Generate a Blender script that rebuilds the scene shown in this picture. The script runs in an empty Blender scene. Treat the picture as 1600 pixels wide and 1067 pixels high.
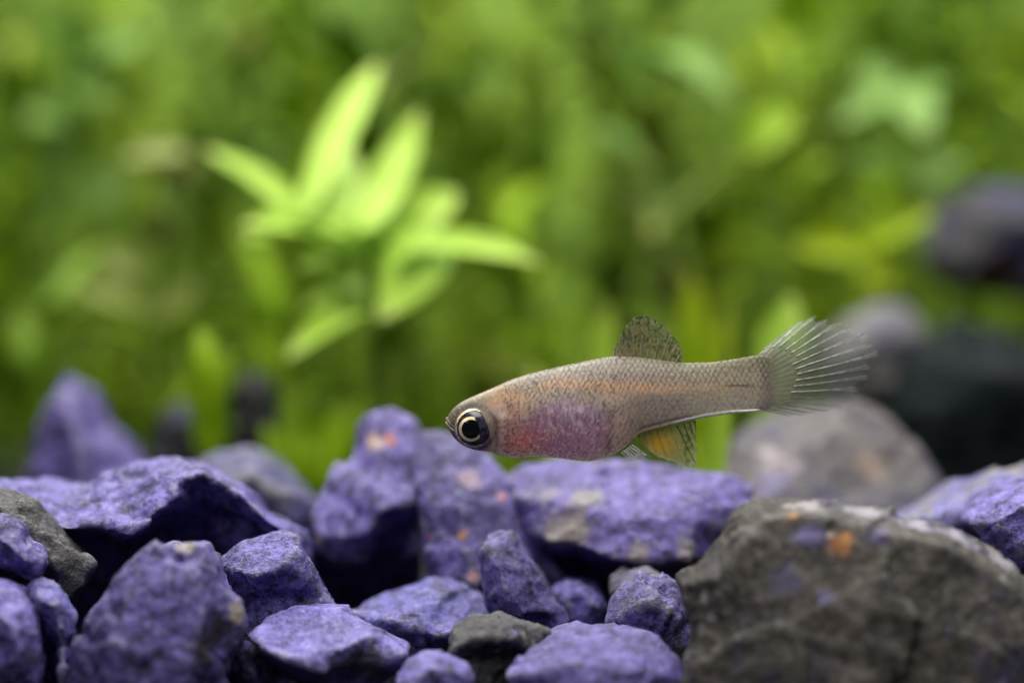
import bpy, bmesh, math, random
import numpy as np
from mathutils import Vector, noise, geometry

# ---------------------------------------------------------------- camera, world, light
# All lengths below are centimetres, written to Blender in metres (K).
K = 0.01
DIST = 18.0                                   # camera to the fish
SC = bpy.context.scene
cam_d = bpy.data.cameras.new('camera'); cam = bpy.data.objects.new('camera', cam_d)
SC.collection.objects.link(cam); SC.camera = cam
cam.location = (0, -DIST * K, 0); cam.rotation_euler = (math.radians(90), 0, 0)
cam_d.lens = 90; cam_d.sensor_width = 36; cam_d.clip_start = 0.005; cam_d.clip_end = 20
cam_d.dof.use_dof = True; cam_d.dof.focus_distance = (DIST - 0.12) * K; cam_d.dof.aperture_fstop = 11.5

W = bpy.data.worlds.new('World'); SC.world = W; W.use_nodes = True
bg = W.node_tree.nodes['Background']
bg.inputs[0].default_value = (0.90, 0.95, 1.0, 1); bg.inputs[1].default_value = 0.05


def area(name, loc, target, sx, sy, power, col):
    d = bpy.data.lights.new(name, 'AREA'); d.shape = 'RECTANGLE'; d.size = sx * K; d.size_y = sy * K
    d.energy = power; d.color = col
    o = bpy.data.objects.new(name, d); SC.collection.objects.link(o)
    o.location = Vector(loc) * K
    o.rotation_euler = (Vector(target) - Vector(loc)).to_track_quat('-Z', 'Y').to_euler()
    return o


area('aquarium_lamp', (-2, 3, 17), (0, 4, 0), 34, 12, 1.05, (1.0, 0.98, 0.94))
area('aquarium_lamp_back', (0, 16, 17), (0, 16, 0), 40, 10, 0.85, (1.0, 0.98, 0.92))
area('front_fill', (-9, -15, 13), (0, 0, -1), 8, 8, 0.14, (0.97, 0.97, 1.0))  # soft fill added in front to brighten the stone faces and the fish

SC.view_settings.view_transform = 'Standard'; SC.view_settings.look = 'None'
SC.view_settings.exposure = 0.0; SC.view_settings.gamma = 1.0
SC.cycles.use_denoising = True
SC.cycles.max_bounces = 8; SC.cycles.transparent_max_bounces = 24

C = SC.collection
R = random.Random(11)


def at(px, py, y=0.0):
    """point (cm) seen at photograph position px, py, standing y cm behind the fish"""
    s = 222.22 * DIST / (DIST + y)
    return Vector(((px - 800) / s, y, (533.5 - py) / s))


# ---------------------------------------------------------------- node helpers
class NT:
    def __init__(self, name):
        self.m = bpy.data.materials.new(name); self.m.use_nodes = True
        self.t = self.m.node_tree; self.t.nodes.clear()
        self.out = self.t.nodes.new('ShaderNodeOutputMaterial')

    def n(self, kind, **kw):
        nd = self.t.nodes.new('ShaderNode' + kind)
        for k, v in kw.items():
            if isinstance(k, str) and hasattr(nd, k): setattr(nd, k, v)
        return nd

    def l(self, a, b): self.t.links.new(a, b)

    def put(self, sock, v):
        if hasattr(v, 'links') or isinstance(v, bpy.types.NodeSocket): self.l(v, sock)
        else: sock.default_value = v

    def math(self, op, a, b=0.0, c=None, clamp=False):
        nd = self.n('Math', operation=op, use_clamp=clamp)
        self.put(nd.inputs[0], a); self.put(nd.inputs[1], b)
        if c is not None: self.put(nd.inputs[2], c)
        return nd.outputs[0]

    def mix(self, f, a, b):
        nd = self.n('Mix', data_type='RGBA')
        self.put(nd.inputs[0], f)
        for i, v in ((6, a), (7, b)):
            if isinstance(v, tuple): v = tuple(v[:3]) + (1,)
            self.put(nd.inputs[i], v)
        return nd.outputs[2]

    def ramp(self, f, lo, hi):
        nd = self.n('MapRange', interpolation_type='SMOOTHSTEP')
        self.put(nd.inputs[0], f); nd.inputs[1].default_value = lo; nd.inputs[2].default_value = hi
        return nd.outputs[0]

    def coords(self, off=(0, 0, 0), scale=100.0):
        tc = self.n('TexCoord'); mp = self.n('Mapping')
        mp.inputs['Location'].default_value = off; mp.inputs['Scale'].default_value = (scale,) * 3
        self.l(tc.outputs['Object'], mp.inputs[0]); return mp.outputs[0]

    def noise(self, co, scale, detail=5.0, rough=0.6):
        nd = self.n('TexNoise'); self.l(co, nd.inputs['Vector'])
        nd.inputs['Scale'].default_value = scale; nd.inputs['Detail'].default_value = detail
        nd.inputs['Roughness'].default_value = rough; return nd.outputs[0]


# ---------------------------------------------------------------- stone material
def stone_mat(seed, cover=0.75, deep=(0.046, 0.036, 0.18), pale=(0.215, 0.175, 0.49),
              gd=(0.035, 0.033, 0.030), gl=(0.22, 0.205, 0.18), spots=(), grain=1.0, dust=.62):
    t = NT('dyed_stone'); rr = random.Random(seed)
    kb, kr = rr.uniform(.78, 1.10), rr.uniform(.82, 1.03)     # no two stones took the dye alike
    deep = (deep[0] * kb * kr, deep[1] * kb, deep[2] * kb); pale = (pale[0] * kb * kr, pale[1] * kb, pale[2] * kb)
    co = t.coords(off=(rr.uniform(-50, 50), rr.uniform(-50, 50), rr.uniform(-50, 50)))
    raw = t.coords()
    n1 = t.noise(co, 1.6, 9, 0.74)
    n2 = t.noise(co, 4.2 * grain, 8, 0.80)
    n3 = t.noise(co, 3.1, 8, 0.78)
    n4 = t.noise(co, 21 * grain, 4, 0.7)
    n5 = t.noise(co, 9 * grain, 5, 0.75)
    purple = t.mix(t.ramp(t.math('ADD', t.math('MULTIPLY', n2, .45), t.math('MULTIPLY', n5, .55)), 0.40, 0.61), tuple(v * .70 for v in deep), (pale[0] * .92, pale[1] * .86, pale[2] * 1.06))
    grey = t.mix(t.ramp(n3, 0.38, 0.68), gd, gl)
    th = 0.72 - 0.46 * cover
    col = t.mix(t.ramp(n1, th - 0.05, th + 0.05), grey, purple)
    col = t.mix(t.math('MULTIPLY', t.ramp(n5, 0.56, 0.70), 0.45 * dust), col, (0.30, 0.285, 0.29))    # dusty bare patches
    col = t.mix(t.math('MULTIPLY', t.ramp(n5, 0.46, 0.33), 0.75), col, tuple(v * .4 for v in gd))
    big = t.noise(co, 0.9, 6, 0.7)                            # unevenly taken dye
    col = t.mix(t.math('MULTIPLY', t.ramp(big, 0.50, 0.36), 0.62), col, tuple(v * .55 for v in deep))
    ge = t.n('NewGeometry')                                   # worn edges, dye rubbed off
    wear = t.math('MULTIPLY', t.ramp(ge.outputs['Pointiness'], 0.51, 0.58), t.ramp(n2, 0.32, 0.6))
    col = t.mix(t.math('MULTIPLY', wear, 0.75 * dust), col, (0.42, 0.395, 0.38))
    fleck = t.ramp(n4, 0.585, 0.65)                            # pale mineral grains
    col = t.mix(t.math('MULTIPLY', fleck, 0.6 * dust), col, tuple(.25 + .9 * v for v in pale) if cover > .4 else (.36, .34, .30))
    dfleck = t.ramp(n4, 0.43, 0.34)                           # dark mineral grains
    col = t.mix(t.math('MULTIPLY', dfleck, 0.7), col, (0.018, 0.015, 0.028))
    for (p, r, c) in spots:
        nz = t.n('TexNoise'); t.l(co, nz.inputs['Vector']); nz.inputs['Scale'].default_value = .9 / r; nz.inputs['Detail'].default_value = 6
        nz.inputs['Roughness'].default_value = .75
        wv = t.n('VectorMath', operation='MULTIPLY_ADD'); t.l(nz.outputs['Color'], wv.inputs[0]); wv.inputs[1].default_value = (3.4 * r,) * 3
        t.l(raw, wv.inputs[2])
        vm = t.n('VectorMath', operation='DISTANCE'); t.l(wv.outputs[0], vm.inputs[0]); vm.inputs[1].default_value = tuple(q + 1.7 * r for q in p)
        f = t.ramp(vm.outputs['Value'], r * 1.25, r * .55)
        col = t.mix(t.math('MULTIPLY', f, t.math('MULTIPLY_ADD', n5, .8, .45, clamp=True)), col, c)
    b = t.n('BsdfPrincipled'); t.l(col, b.inputs['Base Color'])
    t.l(t.math('MULTIPLY_ADD', n5, -.5, .78), b.inputs['Roughness']); b.inputs['Specular IOR Level'].default_value = 0.4 if dust > .3 else 0.05
    h = t.math('ADD', t.math('MULTIPLY', n5, 0.7), t.math('MULTIPLY', n4, 0.6))
    bp = t.n('Bump'); bp.inputs['Strength'].default_value = 0.85; bp.inputs['Distance'].default_value = 0.05 * K
    t.l(h, bp.inputs['Height']); t.l(bp.outputs[0], b.inputs['Normal'])
    t.l(b.outputs[0], t.out.inputs[0])
    return t.m


def mesh_obj(name, verts, faces, mat, parent=None, origin=Vector((0, 0, 0)), smooth=True):
    """verts in cm; origin (cm) is where the object, or its thing, stands"""
    me = bpy.data.meshes.new(name)
    me.from_pydata([tuple((Vector(v) - origin) * K) for v in verts], [], faces)
    me.update()
    if smooth: me.shade_smooth()
    if mat: me.materials.append(mat)
    o = bpy.data.objects.new(name, me); C.objects.link(o)
    if parent is not None: o.parent = parent
    else: o.location = origin * K
    return o


def tag(o, label, cat, group=None):
    o['label'] = label; o['category'] = cat
    if group: o['group'] = group
    return o


def thing(name, label, cat, loc, group=None):
    o = bpy.data.objects.new(name, None); C.objects.link(o); o.location = loc * K
    o.empty_display_size = 0.005
    return tag(o, label, cat, group)


# ---------------------------------------------------------------- the setting
def plain(name, cols, scale, rough=0.8):
    t = NT(name); co = t.coords()
    b = t.n('BsdfPrincipled')
    t.l(t.mix(t.ramp(t.noise(co, scale, 5), 0.35, 0.65), *cols), b.inputs['Base Color'])
    b.inputs['Roughness'].default_value = rough; t.l(b.outputs[0], t.out.inputs[0]); return t.m


fl = mesh_obj('ground', [(-40, -12, -3.6), (40, -12, -3.6), (40, 30, -3.6), (-40, 30, -3.6)], [(0, 1, 2, 3)],
              plain('tank_floor', ((0.03, 0.028, 0.03), (0.06, 0.055, 0.06)), 2))
fl['kind'] = 'structure'
wl = mesh_obj('back_wall', [(-40, 27, -3.6), (40, 27, -3.6), (40, 27, 11.5), (-40, 27, 11.5)], [(0, 1, 2, 3)],
              plain('algae_glass', ((0.07, 0.15, 0.004), (0.16, 0.27, 0.008)), 0.5, 0.6))
wl['kind'] = 'structure'


# ---------------------------------------------------------------- stones
def remesh(verts, faces, vox, smooth_it):
    me = bpy.data.meshes.new('tmp'); me.from_pydata([tuple(v) for v in verts], [], faces); me.update()
    bm = bmesh.new(); bm.from_mesh(me); bmesh.ops.recalc_face_normals(bm, faces=bm.faces); bm.to_mesh(me); bm.free()
    o = bpy.data.objects.new('tmp', me); C.objects.link(o)
    m = o.modifiers.new('r', 'REMESH'); m.mode = 'VOXEL'; m.voxel_size = vox
    if smooth_it:
        m = o.modifiers.new('s', 'SMOOTH'); m.factor = 0.5; m.iterations = smooth_it
    dg = bpy.context.evaluated_depsgraph_get(); dg.update()
    out = bpy.data.meshes.new_from_object(o.evaluated_get(dg))
    bpy.data.objects.remove(o); bpy.data.meshes.remove(me)
    return out


def stone(label, y, outline, ridges=(), back=0.9, bulge=0.35, seed=1, mat=None, rough=1.0, group=None,
          vox=0.034, name='stone', spots=(), cat='stone', side=0.72, **mk):
    """outline: silhouette seen from the front (px, py[, depth offset]); ridges: polylines (px, py, depth offset)
    across the front face; the stone runs `back` cm behind its silhouette"""
    rr = random.Random(seed)
    ol = [(p[0], p[1], (p[2] if len(p) > 2 else 0.0)) for p in outline]
    n = len(ol)
    cx = sum(p[0] for p in ol) / n; cy = sum(p[1] for p in ol) / n
    v2 = [Vector((p[0], -p[1])) for p in ol]; dep = [p[2] for p in ol]; ed = []
    if not ridges:                                            # a plain, roughly faceted front
        ridges = [[(cx + (p[0] - cx) * rr.uniform(.42, .66), cy + (p[1] - cy) * rr.uniform(.42, .66),
                    -bulge * rr.uniform(.6, 1.25))] for p in ol[::2]]
    for line in ridges:
        for k, p in enumerate(line):
            v2.append(Vector((p[0], -p[1]))); dep.append(p[2])
            if k: ed.append((len(v2) - 2, len(v2) - 1))
    fc = [tuple(range(n))]
    ov, oe, of, orig_v, _, _ = geometry.delaunay_2d_cdt(v2, ed, fc, 1, 1e-4)
    V = []; idx_out = [None] * n
    for i, v in enumerate(ov):
        src = orig_v[i]
        d = dep[src[0]] if src else 0.0
        for s_ in src:
            if s_ < n: idx_out[s_] = i
        V.append(at(v[0], -v[1], y + d))
    F = [tuple(f) for f in of]
    cen = at(cx, cy, y)
    ring1, ring2 = [], []
    for p in ol:
        a = at(p[0], p[1], y + p[2])
        q = cen + (a - cen) * rr.uniform(.9, 1.02); q.y = y + max(back * rr.uniform(.35, .5), p[2] + 0.12)
        ring1.append(len(V)); V.append(q)
    for p in ol:
        a = at(p[0], p[1], y)
        q = cen + (a - cen) * side * rr.uniform(.85, 1.1); q.y = y + back * rr.uniform(.85, 1.1)
        ring2.append(len(V)); V.append(q)
    V.append(cen + Vector((0, back * 1.12, 0))); apex = len(V) - 1
    for i in range(n):
        j = (i + 1) % n
        a, b = idx_out[i], idx_out[j]
        F += [(a, b, ring1[j]), (a, ring1[j], ring1[i]), (ring1[i], ring1[j], ring2[j]), (ring1[i], ring2[j], ring2[i]),
              (ring2[i], ring2[j], apex)]
    me = remesh(V, F, vox * .85, 1)
    nv = len(me.vertices)
    co = np.empty(nv * 3); me.vertices.foreach_get('co', co); co = co.reshape(-1, 3)
    nr = np.empty(nv * 3); me.vertices.foreach_get('normal', nr); nr = nr.reshape(-1, 3)
    off = Vector((rr.uniform(-99, 99), rr.uniform(-99, 99), rr.uniform(-99, 99)))
    d = np.empty(nv)
    for i in range(nv):
        p = Vector(co[i]) + off
        a = noise.fractal(p * 1.7, 0.9, 2.1, 4)
        dd, pp = noise.voronoi(p * 1.6)
        tl = noise.cell_vector(pp[0] * 7.3)                   # every chip tilts its own way
        chip = tl.dot(p * 1.6 - pp[0])
        dd2, pp2 = noise.voronoi(p * 3.9)
        chip2 = noise.cell_vector(pp2[0] * 5.1).dot(p * 3.9 - pp2[0])
        b = noise.fractal(p * 9.0, 0.6, 2.0, 4)
        d[i] = 0.022 * a + 0.058 * max(-1, min(1, chip)) + 0.022 * max(-1, min(1, chip2)) + 0.012 * b
    co = co + nr * (d * rough)[:, None]
    org = np.array(cen)
    me.vertices.foreach_set('co', ((co - org) * K).ravel()); me.update(); me.shade_smooth()
    me.name = name
    me.materials.clear()
    sp = [(tuple(at(px, py, y + dy) - cen), r, c) for (px, py, dy, r, c) in spots]
    me.materials.append(mat or stone_mat(seed, spots=sp, **mk))
    o = bpy.data.objects.new(name, me); C.objects.link(o); o.location = cen * K
    return tag(o, label, cat, group or 'stones of the gravel bed')


ORANGE = (0.62, 0.20, 0.03); AMBER = (0.72, 0.34, 0.06); PINK = (0.50, 0.22, 0.20); SAND = (0.42, 0.30, 0.16)
GREY = dict(cover=0.05, gd=(0.035, 0.032, 0.026), gl=(0.15, 0.14, 0.115))

# --- left
stone('long purple slab with lit top hanging over a black hollow', 0.35,
      [(-60, 750, .3), (0, 752, .35), (28, 755, .4), (71, 764, .45), (138, 757, .5), (166, 741, .5), (204, 724, .5), (247, 718, .45),
       (304, 722, .35), (323, 736, .2), (352, 756, .15), (380, 774, .1), (418, 812, .1), (470, 845, .15), (480, 900, .5), (440, 985, .9),
       (300, 1000, 1.0), (200, 1000, 1.0), (110, 990, 1.0), (20, 940, .7), (-60, 870, .4)],
      [[(-30, 800, -.02), (40, 812, -.05), (95, 826, -.1), (157, 821, -.16), (200, 838, -.22), (228, 821, -.2), (242, 802, -.16), (276, 778, -.08),
        (274, 752, .02), (314, 741, .05)],
       [(100, 842, .6), (160, 840, .66), (205, 856, .66), (242, 838, .62), (262, 815, .5), (296, 796, .42), (304, 770, .3)],
       [(345, 800, .45), (390, 835, .5), (440, 862, .48)]],
      back=1.7, seed=3, cover=0.93, rough=.9, deep=(0.060, 0.044, 0.218), pale=(0.226, 0.178, 0.530))
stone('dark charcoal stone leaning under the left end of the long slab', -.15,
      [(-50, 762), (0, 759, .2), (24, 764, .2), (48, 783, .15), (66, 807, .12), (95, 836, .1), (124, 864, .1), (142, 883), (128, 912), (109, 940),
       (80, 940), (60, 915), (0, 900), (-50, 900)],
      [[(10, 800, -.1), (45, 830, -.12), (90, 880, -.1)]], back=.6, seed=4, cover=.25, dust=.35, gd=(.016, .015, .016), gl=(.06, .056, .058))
stone('small pale purple stone with a pointed corner perched on darker stone', -.55,
      [(-50, 805), (0, 800, .15), (19, 805, .15), (34, 821, .1), (38, 850), (64, 876), (59, 893), (50, 916), (28, 900), (0, 893), (-50, 890)],
      [[(-10, 835, -.12), (15, 850, -.16), (40, 875, -.14)]], back=.5, seed=5, cover=.85, vox=.026)
stone('broad purple stone cut by the edge, standing low before the narrow shard', -1.05,
      [(-90, 900), (0, 902, .2), (24, 914, .2), (38, 940, .1), (52, 978), (62, 1026), (60, 1075), (40, 1120), (-90, 1120)],
      [[(-20, 950, -.12), (15, 975, -.2), (30, 1030, -.2)]], back=.6, seed=6, cover=.8)
stone('narrow purple shard with a black shaded side wedged beside the cone', -.7,
      [(44, 923, .1), (62, 907, .2), (81, 914, .2), (97, 935, .12), (114, 966, .1), (108, 1016, .1), (104, 1080, .1), (60, 1090), (58, 1000), (52, 960)],
      [[(60, 935, -.12), (84, 945, -.15), (98, 990, -.12), (98, 1070, -.1)], [(66, 985, .1), (84, 1010, .2), (84, 1065, .2)]], back=.5, seed=7, cover=.8, vox=.026)
stone('large cone shaped purple stone with a brown grey flank', -1.0,
      [(98, 1090), (105, 1060), (109, 1035), (128, 969), (162, 931), (190, 893), (228, 859), (257, 844), (299, 838), (318, 850), (337, 878),
       (347, 912), (375, 940), (385, 978), (371, 1026), (352, 1067), (345, 1120), (220, 1150), (110, 1130)],
      [[(285, 858, -.1), (300, 900, -.22), (318, 960, -.3), (300, 1030, -.34), (280, 1100, -.35)], [(200, 930, -.22), (180, 1000, -.35), (170, 1080, -.38)],
       [(340, 960, -.1), (345, 1030, -.05)]],
      back=1.0, seed=8, cover=.80, rough=.9, spots=[(345, 985, -.1, .11, (0.035, 0.03, 0.02)), (318, 1010, -.25, .12, (0.04, 0.035, 0.025)),
                                                    (290, 852, -.02, .06, (.36, .31, .25)), (371, 958, 0, .07, (.42, .36, .26))])
stone('speckled purple stone with flat top behind the cone', -.15,
      [(335, 876, .2), (375, 843, .25), (414, 836, .3), (442, 833, .25), (461, 840, .15), (475, 869), (499, 926), (516, 955), (505, 1000), (430, 1010), (370, 985), (352, 930)],
      [[(360, 890, -.05), (400, 898, -.18), (450, 880, -.15), (462, 862, -.05)], [(390, 935, .02), (440, 930, .02), (480, 945, .02)]],
      back=.8, seed=9, cover=.75, grain=1.5, gl=(.34, .32, .33))
stone('smooth pale lilac stone with a dark blunt end', -.75,
      [(383, 996, .1), (410, 965, .25), (450, 948, .35), (490, 945, .4), (530, 953, .35), (570, 975, .25), (600, 995, .15), (638, 1020), (632, 1045, .1), (590, 1075, .15), (510, 1085, .1), (440, 1045, .05)],
      [[(400, 1005, -.05), (450, 1030, -.15), (505, 1050, -.22), (530, 1012, -.15), (575, 993, -.02)], [(560, 1040, .0), (600, 1035, .0)]],
      back=.8, seed=10, cover=.95, rough=.7, pale=(0.262, 0.211, 0.564), deep=(0.086, 0.065, 0.265), spots=[(575, 1040, 0, .16, (.05, .045, .045)), (530, 1045, -.12, .08, (.05, .045, .06))])
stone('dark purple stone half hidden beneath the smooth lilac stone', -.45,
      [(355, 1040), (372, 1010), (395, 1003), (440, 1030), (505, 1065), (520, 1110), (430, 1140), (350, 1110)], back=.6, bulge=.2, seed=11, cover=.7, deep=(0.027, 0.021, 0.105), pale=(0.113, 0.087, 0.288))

# --- middle
KD = dict(deep=(0.064, 0.048, 0.199), pale=(0.224, 0.181, 0.468))
stone('tall lilac stone flecked with orange, lit on its upper side', 1.5,
      [(553, 662, .5), (578, 637, .5), (608, 630, .5), (637, 645, .5), (655, 668, .45), (652, 704, .3), (655, 746, .2), (658, 796, .2), (655, 860, .2),
       (660, 930, .7), (640, 970, .8), (540, 970, .8), (490, 930, .6), (480, 880, .3), (484, 855, .1), (484, 804, .1), (515, 750, .25), (547, 708, .4)],
      [[(500, 835, -.05), (545, 840, -.12), (575, 830, -.15), (600, 795, -.18), (640, 785, -.05)], [(590, 720, .15), (600, 760, 0)],
       [(500, 866, .0), (536, 882, .0), (572, 878, .05)], [(505, 886, .45), (540, 902, .5), (580, 890, .5), (600, 850, .4), (625, 830, .3), (640, 815, .2)]],
      back=.9, seed=12, cover=.9, rough=.8, spots=[(608, 683, .3, .06, ORANGE), (585, 690, .3, .09, (.52, .36, .26)), (497, 843, 0, .05, SAND), (574, 872, .0, .05, (.35, .10, .10)),
                                                    (625, 840, .1, .13, (.05, .04, .035))], **KD)
stone('big lilac stone dotted with orange, sloping down below the fish', 1.35,
      [(640, 690, .5), (660, 672, .5), (691, 674, .5), (733, 687, .45), (767, 708, .4), (788, 733, .3), (809, 779, .2), (830, 817, .1), (859, 863), (892, 909), (905, 960), (870, 1000), (780, 990),
       (700, 960), (672, 905), (654, 855), (656, 800, .1), (640, 740, .3)],
      [[(700, 720, .2), (720, 790, -.12), (735, 860, -.3), (745, 920, -.38)], [(670, 790, 0), (680, 860, -.12), (690, 915, -.2)], [(790, 800, .05), (830, 880, -.1)]],
      back=1.0, seed=13, cover=.97, rough=.75, spots=[(672, 837, -.03, .028, (.62, .16, .13)), (721, 835, -.2, .042, AMBER), (785, 775, .1, .045, PINK), (806, 818, .05, .038, PINK), (735, 745, .1, .10, (.42, .30, .34)),
                                                      (742, 898, -.36, .06, (.50, .30, .26))], **KD)
stone('mottled grey and purple stone leaning on the orange dotted stone', .35,
      [(748, 858, .1), (763, 829, .25), (780, 822, .25), (800, 832, .2), (830, 871, .15), (859, 913, .1), (892, 964, .05), (890, 995), (817, 995), (771, 985), (750, 930)],
      [[(770, 870, -.1), (790, 920, -.2), (820, 960, -.22)], [(820, 890, -.02), (865, 955, -.05)]], back=.6, seed=14, cover=.6, grain=1.3)
stone('flat purple stone lying behind the lilac and round stones', .35,
      [(534, 955, .1), (566, 938, .25), (616, 926, .35), (675, 909, .4), (708, 918, .4), (750, 924, .35), (775, 955, .2), (750, 1000), (700, 1030), (640, 1035), (575, 1010)],
      [[(570, 965, 0), (620, 970, -.12), (680, 990, -.2), (720, 985, -.15)], [(640, 940, .1), (710, 945, .1)]], back=.8, seed=15, cover=.85, deep=(0.046, 0.035, 0.164), pale=(0.157, 0.122, 0.384), spots=[(603, 947, .1, .05, SAND)])
stone('small rounded purple pebble at the foot of the dark round stone', -1.15,
      [(618, 1064), (633, 1035, .1), (662, 1020, .15), (700, 1020, .15), (729, 1035, .1), (742, 1060), (735, 1110), (670, 1130), (625, 1105)], back=.5, bulge=.22, seed=16, cover=.95, rough=.6, vox=.026, pale=(0.249, 0.200, 0.533))
stone('dark grey rounded stone with a rough pale rim', -.7,
      [(698, 1005), (708, 985, .1), (742, 968, .2), (784, 964, .25), (817, 974, .2), (857, 989, .15), (825, 1016, .1), (800, 1040), (785, 1080), (746, 1085), (735, 1050), (706, 1024)],
      [[(715, 1005, -.08), (750, 995, -.12), (800, 993, -.12)], [(750, 1030, .05), (790, 1020, .08)]], back=.5, seed=17, cover=.3, dust=.5, gd=(.014, .013, .015), gl=(.085, .08, .088), grain=1.6, vox=.026)
stone('broad lilac stone with a smooth upper face beside the big grey rock', -1.05,
      [(790, 1055), (795, 1043, .1), (816, 1014, .25), (853, 992, .35), (892, 981, .4), (951, 981, .4), (998, 983, .35), (1034, 999, .25), (1063, 1032, .1), (1073, 1067), (1060, 1130), (930, 1150), (810, 1120)],
      [[(830, 1050, -.1), (900, 1035, -.2), (980, 1040, -.22), (1030, 1050, -.15)], [(900, 1090, -.3), (990, 1095, -.3)]], back=.9, seed=18, cover=.95, rough=.7, deep=(0.086, 0.065, 0.265), pale=(0.261, 0.206, 0.548))
stone('coarse grainy purple stone squeezed against the big grey rock', -.1,
      [(948, 972), (961, 941, .1), (983, 919, .15), (1016, 894, .2), (1041, 901, .2), (1063, 927, .15), (1077, 963, .1), (1083, 999), (1070, 1060), (1000, 1070), (950, 1020)],
      [[(975, 960, -.1), (1015, 940, -.2), (1045, 960, -.15), (1055, 1010, -.1)]], back=.7, seed=19, cover=.72, grain=1.7, gl=(.36, .34, .36), pale=(0.248, 0.203, 0.502), rough=1.2)
stone('small brownish stone behind the coarse grainy one', .45,
      [(952, 925), (960, 905, .1), (983, 892, .15), (1012, 889, .15), (1035, 905), (1030, 960), (970, 970)], back=.4, bulge=.15, seed=20, cover=.3, gl=(.22, .18, .13), vox=.026)
stone('large blotchy violet and grey stone lying below the fish', 1.1,
      [(790, 745, .5), (816, 727, .6), (889, 720, .65), (943, 714, .65), (998, 716, .6), (1070, 731, .55), (1143, 742, .5), (1179, 763, .4), (1172, 800, .2), (1140, 830, .1), (1110, 872, .1),
       (1090, 930, .6), (1040, 985, .85), (940, 985, .85), (870, 960, .8), (835, 890, .5), (822, 830, .2), (802, 775, .3)],
      [[(840, 785, .15), (900, 785, .02), (960, 800, -.08), (1040, 810, -.12), (1090, 810, -.08)], [(850, 846, -.1), (896, 850, -.2), (945, 870, -.32), (1000, 878, -.36), (1077, 876, -.25)], [(855, 872, .5), (900, 872, .55), (945, 890, .55), (1000, 897, .55), (1075, 894, .5)], [(1000, 770, .15), (1090, 780, .1)]],
      back=1.2, seed=25, cover=.72, rough=.9, deep=(0.055, 0.039, 0.211), pale=(0.207, 0.161, 0.482), gd=(.10, .09, .085), gl=(.26, .24, .21),
      spots=[(880, 825, -.1, .22, (.22, .19, .16)), (912, 770, .05, .14, (.24, .22, .2)), (850, 760, .2, .14, (.17, .15, .2)), (1000, 868, -.3, .10, (.28, .25, .24)), (1075, 860, -.2, .10, (.25, .22, .22))])
stone('purple stone sunk in the dark gap under the violet and grey stone', .9,
      [(862, 925), (880, 908, .1), (905, 904, .15), (935, 912, .1), (955, 950), (950, 1000), (880, 1000)], back=.5, bulge=.2, seed=22, cover=.9, vox=.03)

# --- right
stone('big rough grey brown rock with an orange spot and pale lilac top edge', -1.25,
      [(1064, 912, .15), (1086, 890, .2), (1131, 836, .3), (1145, 799, .35), (1181, 772, .4), (1245, 776, .45), (1314, 781, .5), (1382, 794, .5), (1442, 813, .5), (1506, 836, .45),
       (1551, 858, .4), (1600, 890, .35), (1660, 925, .3), (1730, 990, .2), (1740, 1130), (1500, 1170), (1200, 1170), (1070, 1140), (1070, 1060), (1076, 990, .1)],
      [[(1120, 900, -.05), (1160, 850, -.05), (1195, 805, 0), (1250, 800, -.05), (1320, 815, -.1), (1400, 832, -.15), (1470, 850, -.15), (1530, 890, -.12), (1600, 935, -.1), (1670, 985, -.1)],
       [(1150, 980, -.2), (1260, 960, -.3), (1400, 950, -.36), (1540, 990, -.35)], [(1150, 1090, -.28), (1330, 1090, -.42), (1540, 1110, -.42)]],
      back=1.5, seed=23, rough=.85, spots=[(1314, 850, -.15, .088, (.42, .17, .04)), (1238, 803, -.03, .045, (.45, .2, .05)), (1293, 838, -.1, .04, (.6, .55, .5)), (1265, 840, -.12, .10, (.12, .10, .24)), (1290, 930, -.3, .06, (.13, .11, .27)),
                                           (1370, 838, -.1, .09, (.10, .08, .17)), (1225, 905, -.2, .12, (.075, .065, .13)), (1500, 960, -.3, .03, (.4, .36, .33)), (1300, 975, -.3, .03, (.2, .14, .05)),
                                           (1260, 783, .2, .12, (.34, .31, .32)), (1350, 793, .2, .14, (.36, .33, .37)), (1430, 812, .2, .13, (.33, .30, .38)), (1500, 840, .2, .12, (.32, .29, .38)), (1570, 872, .2, .12, (.30, .28, .32))],  # pale lilac spots along the top edge
      cover=.07, gd=(0.020, 0.016, 0.013), gl=(0.115, 0.095, 0.076))
stone('bright purple stone behind the right end of the grey rock', .3,
      [(1512, 815), (1540, 784, .2), (1586, 755, .35), (1640, 742, .4), (1710, 770, .3), (1720, 850), (1640, 930), (1560, 880)], back=.8, bulge=.25, seed=24, cover=.85)
stone('pale grey lilac stone sloping up behind the bright purple one', 1.3,
      [(1395, 815), (1450, 790, .2), (1500, 762, .3), (1560, 738, .4), (1640, 720, .45), (1720, 760, .3), (1700, 860), (1560, 900), (1430, 870)], back=.9, bulge=.25, seed=26, cover=.5, gd=(.12, .11, .13), gl=(.28, .265, .27), pale=(0.248, 0.203, 0.486))

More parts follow.
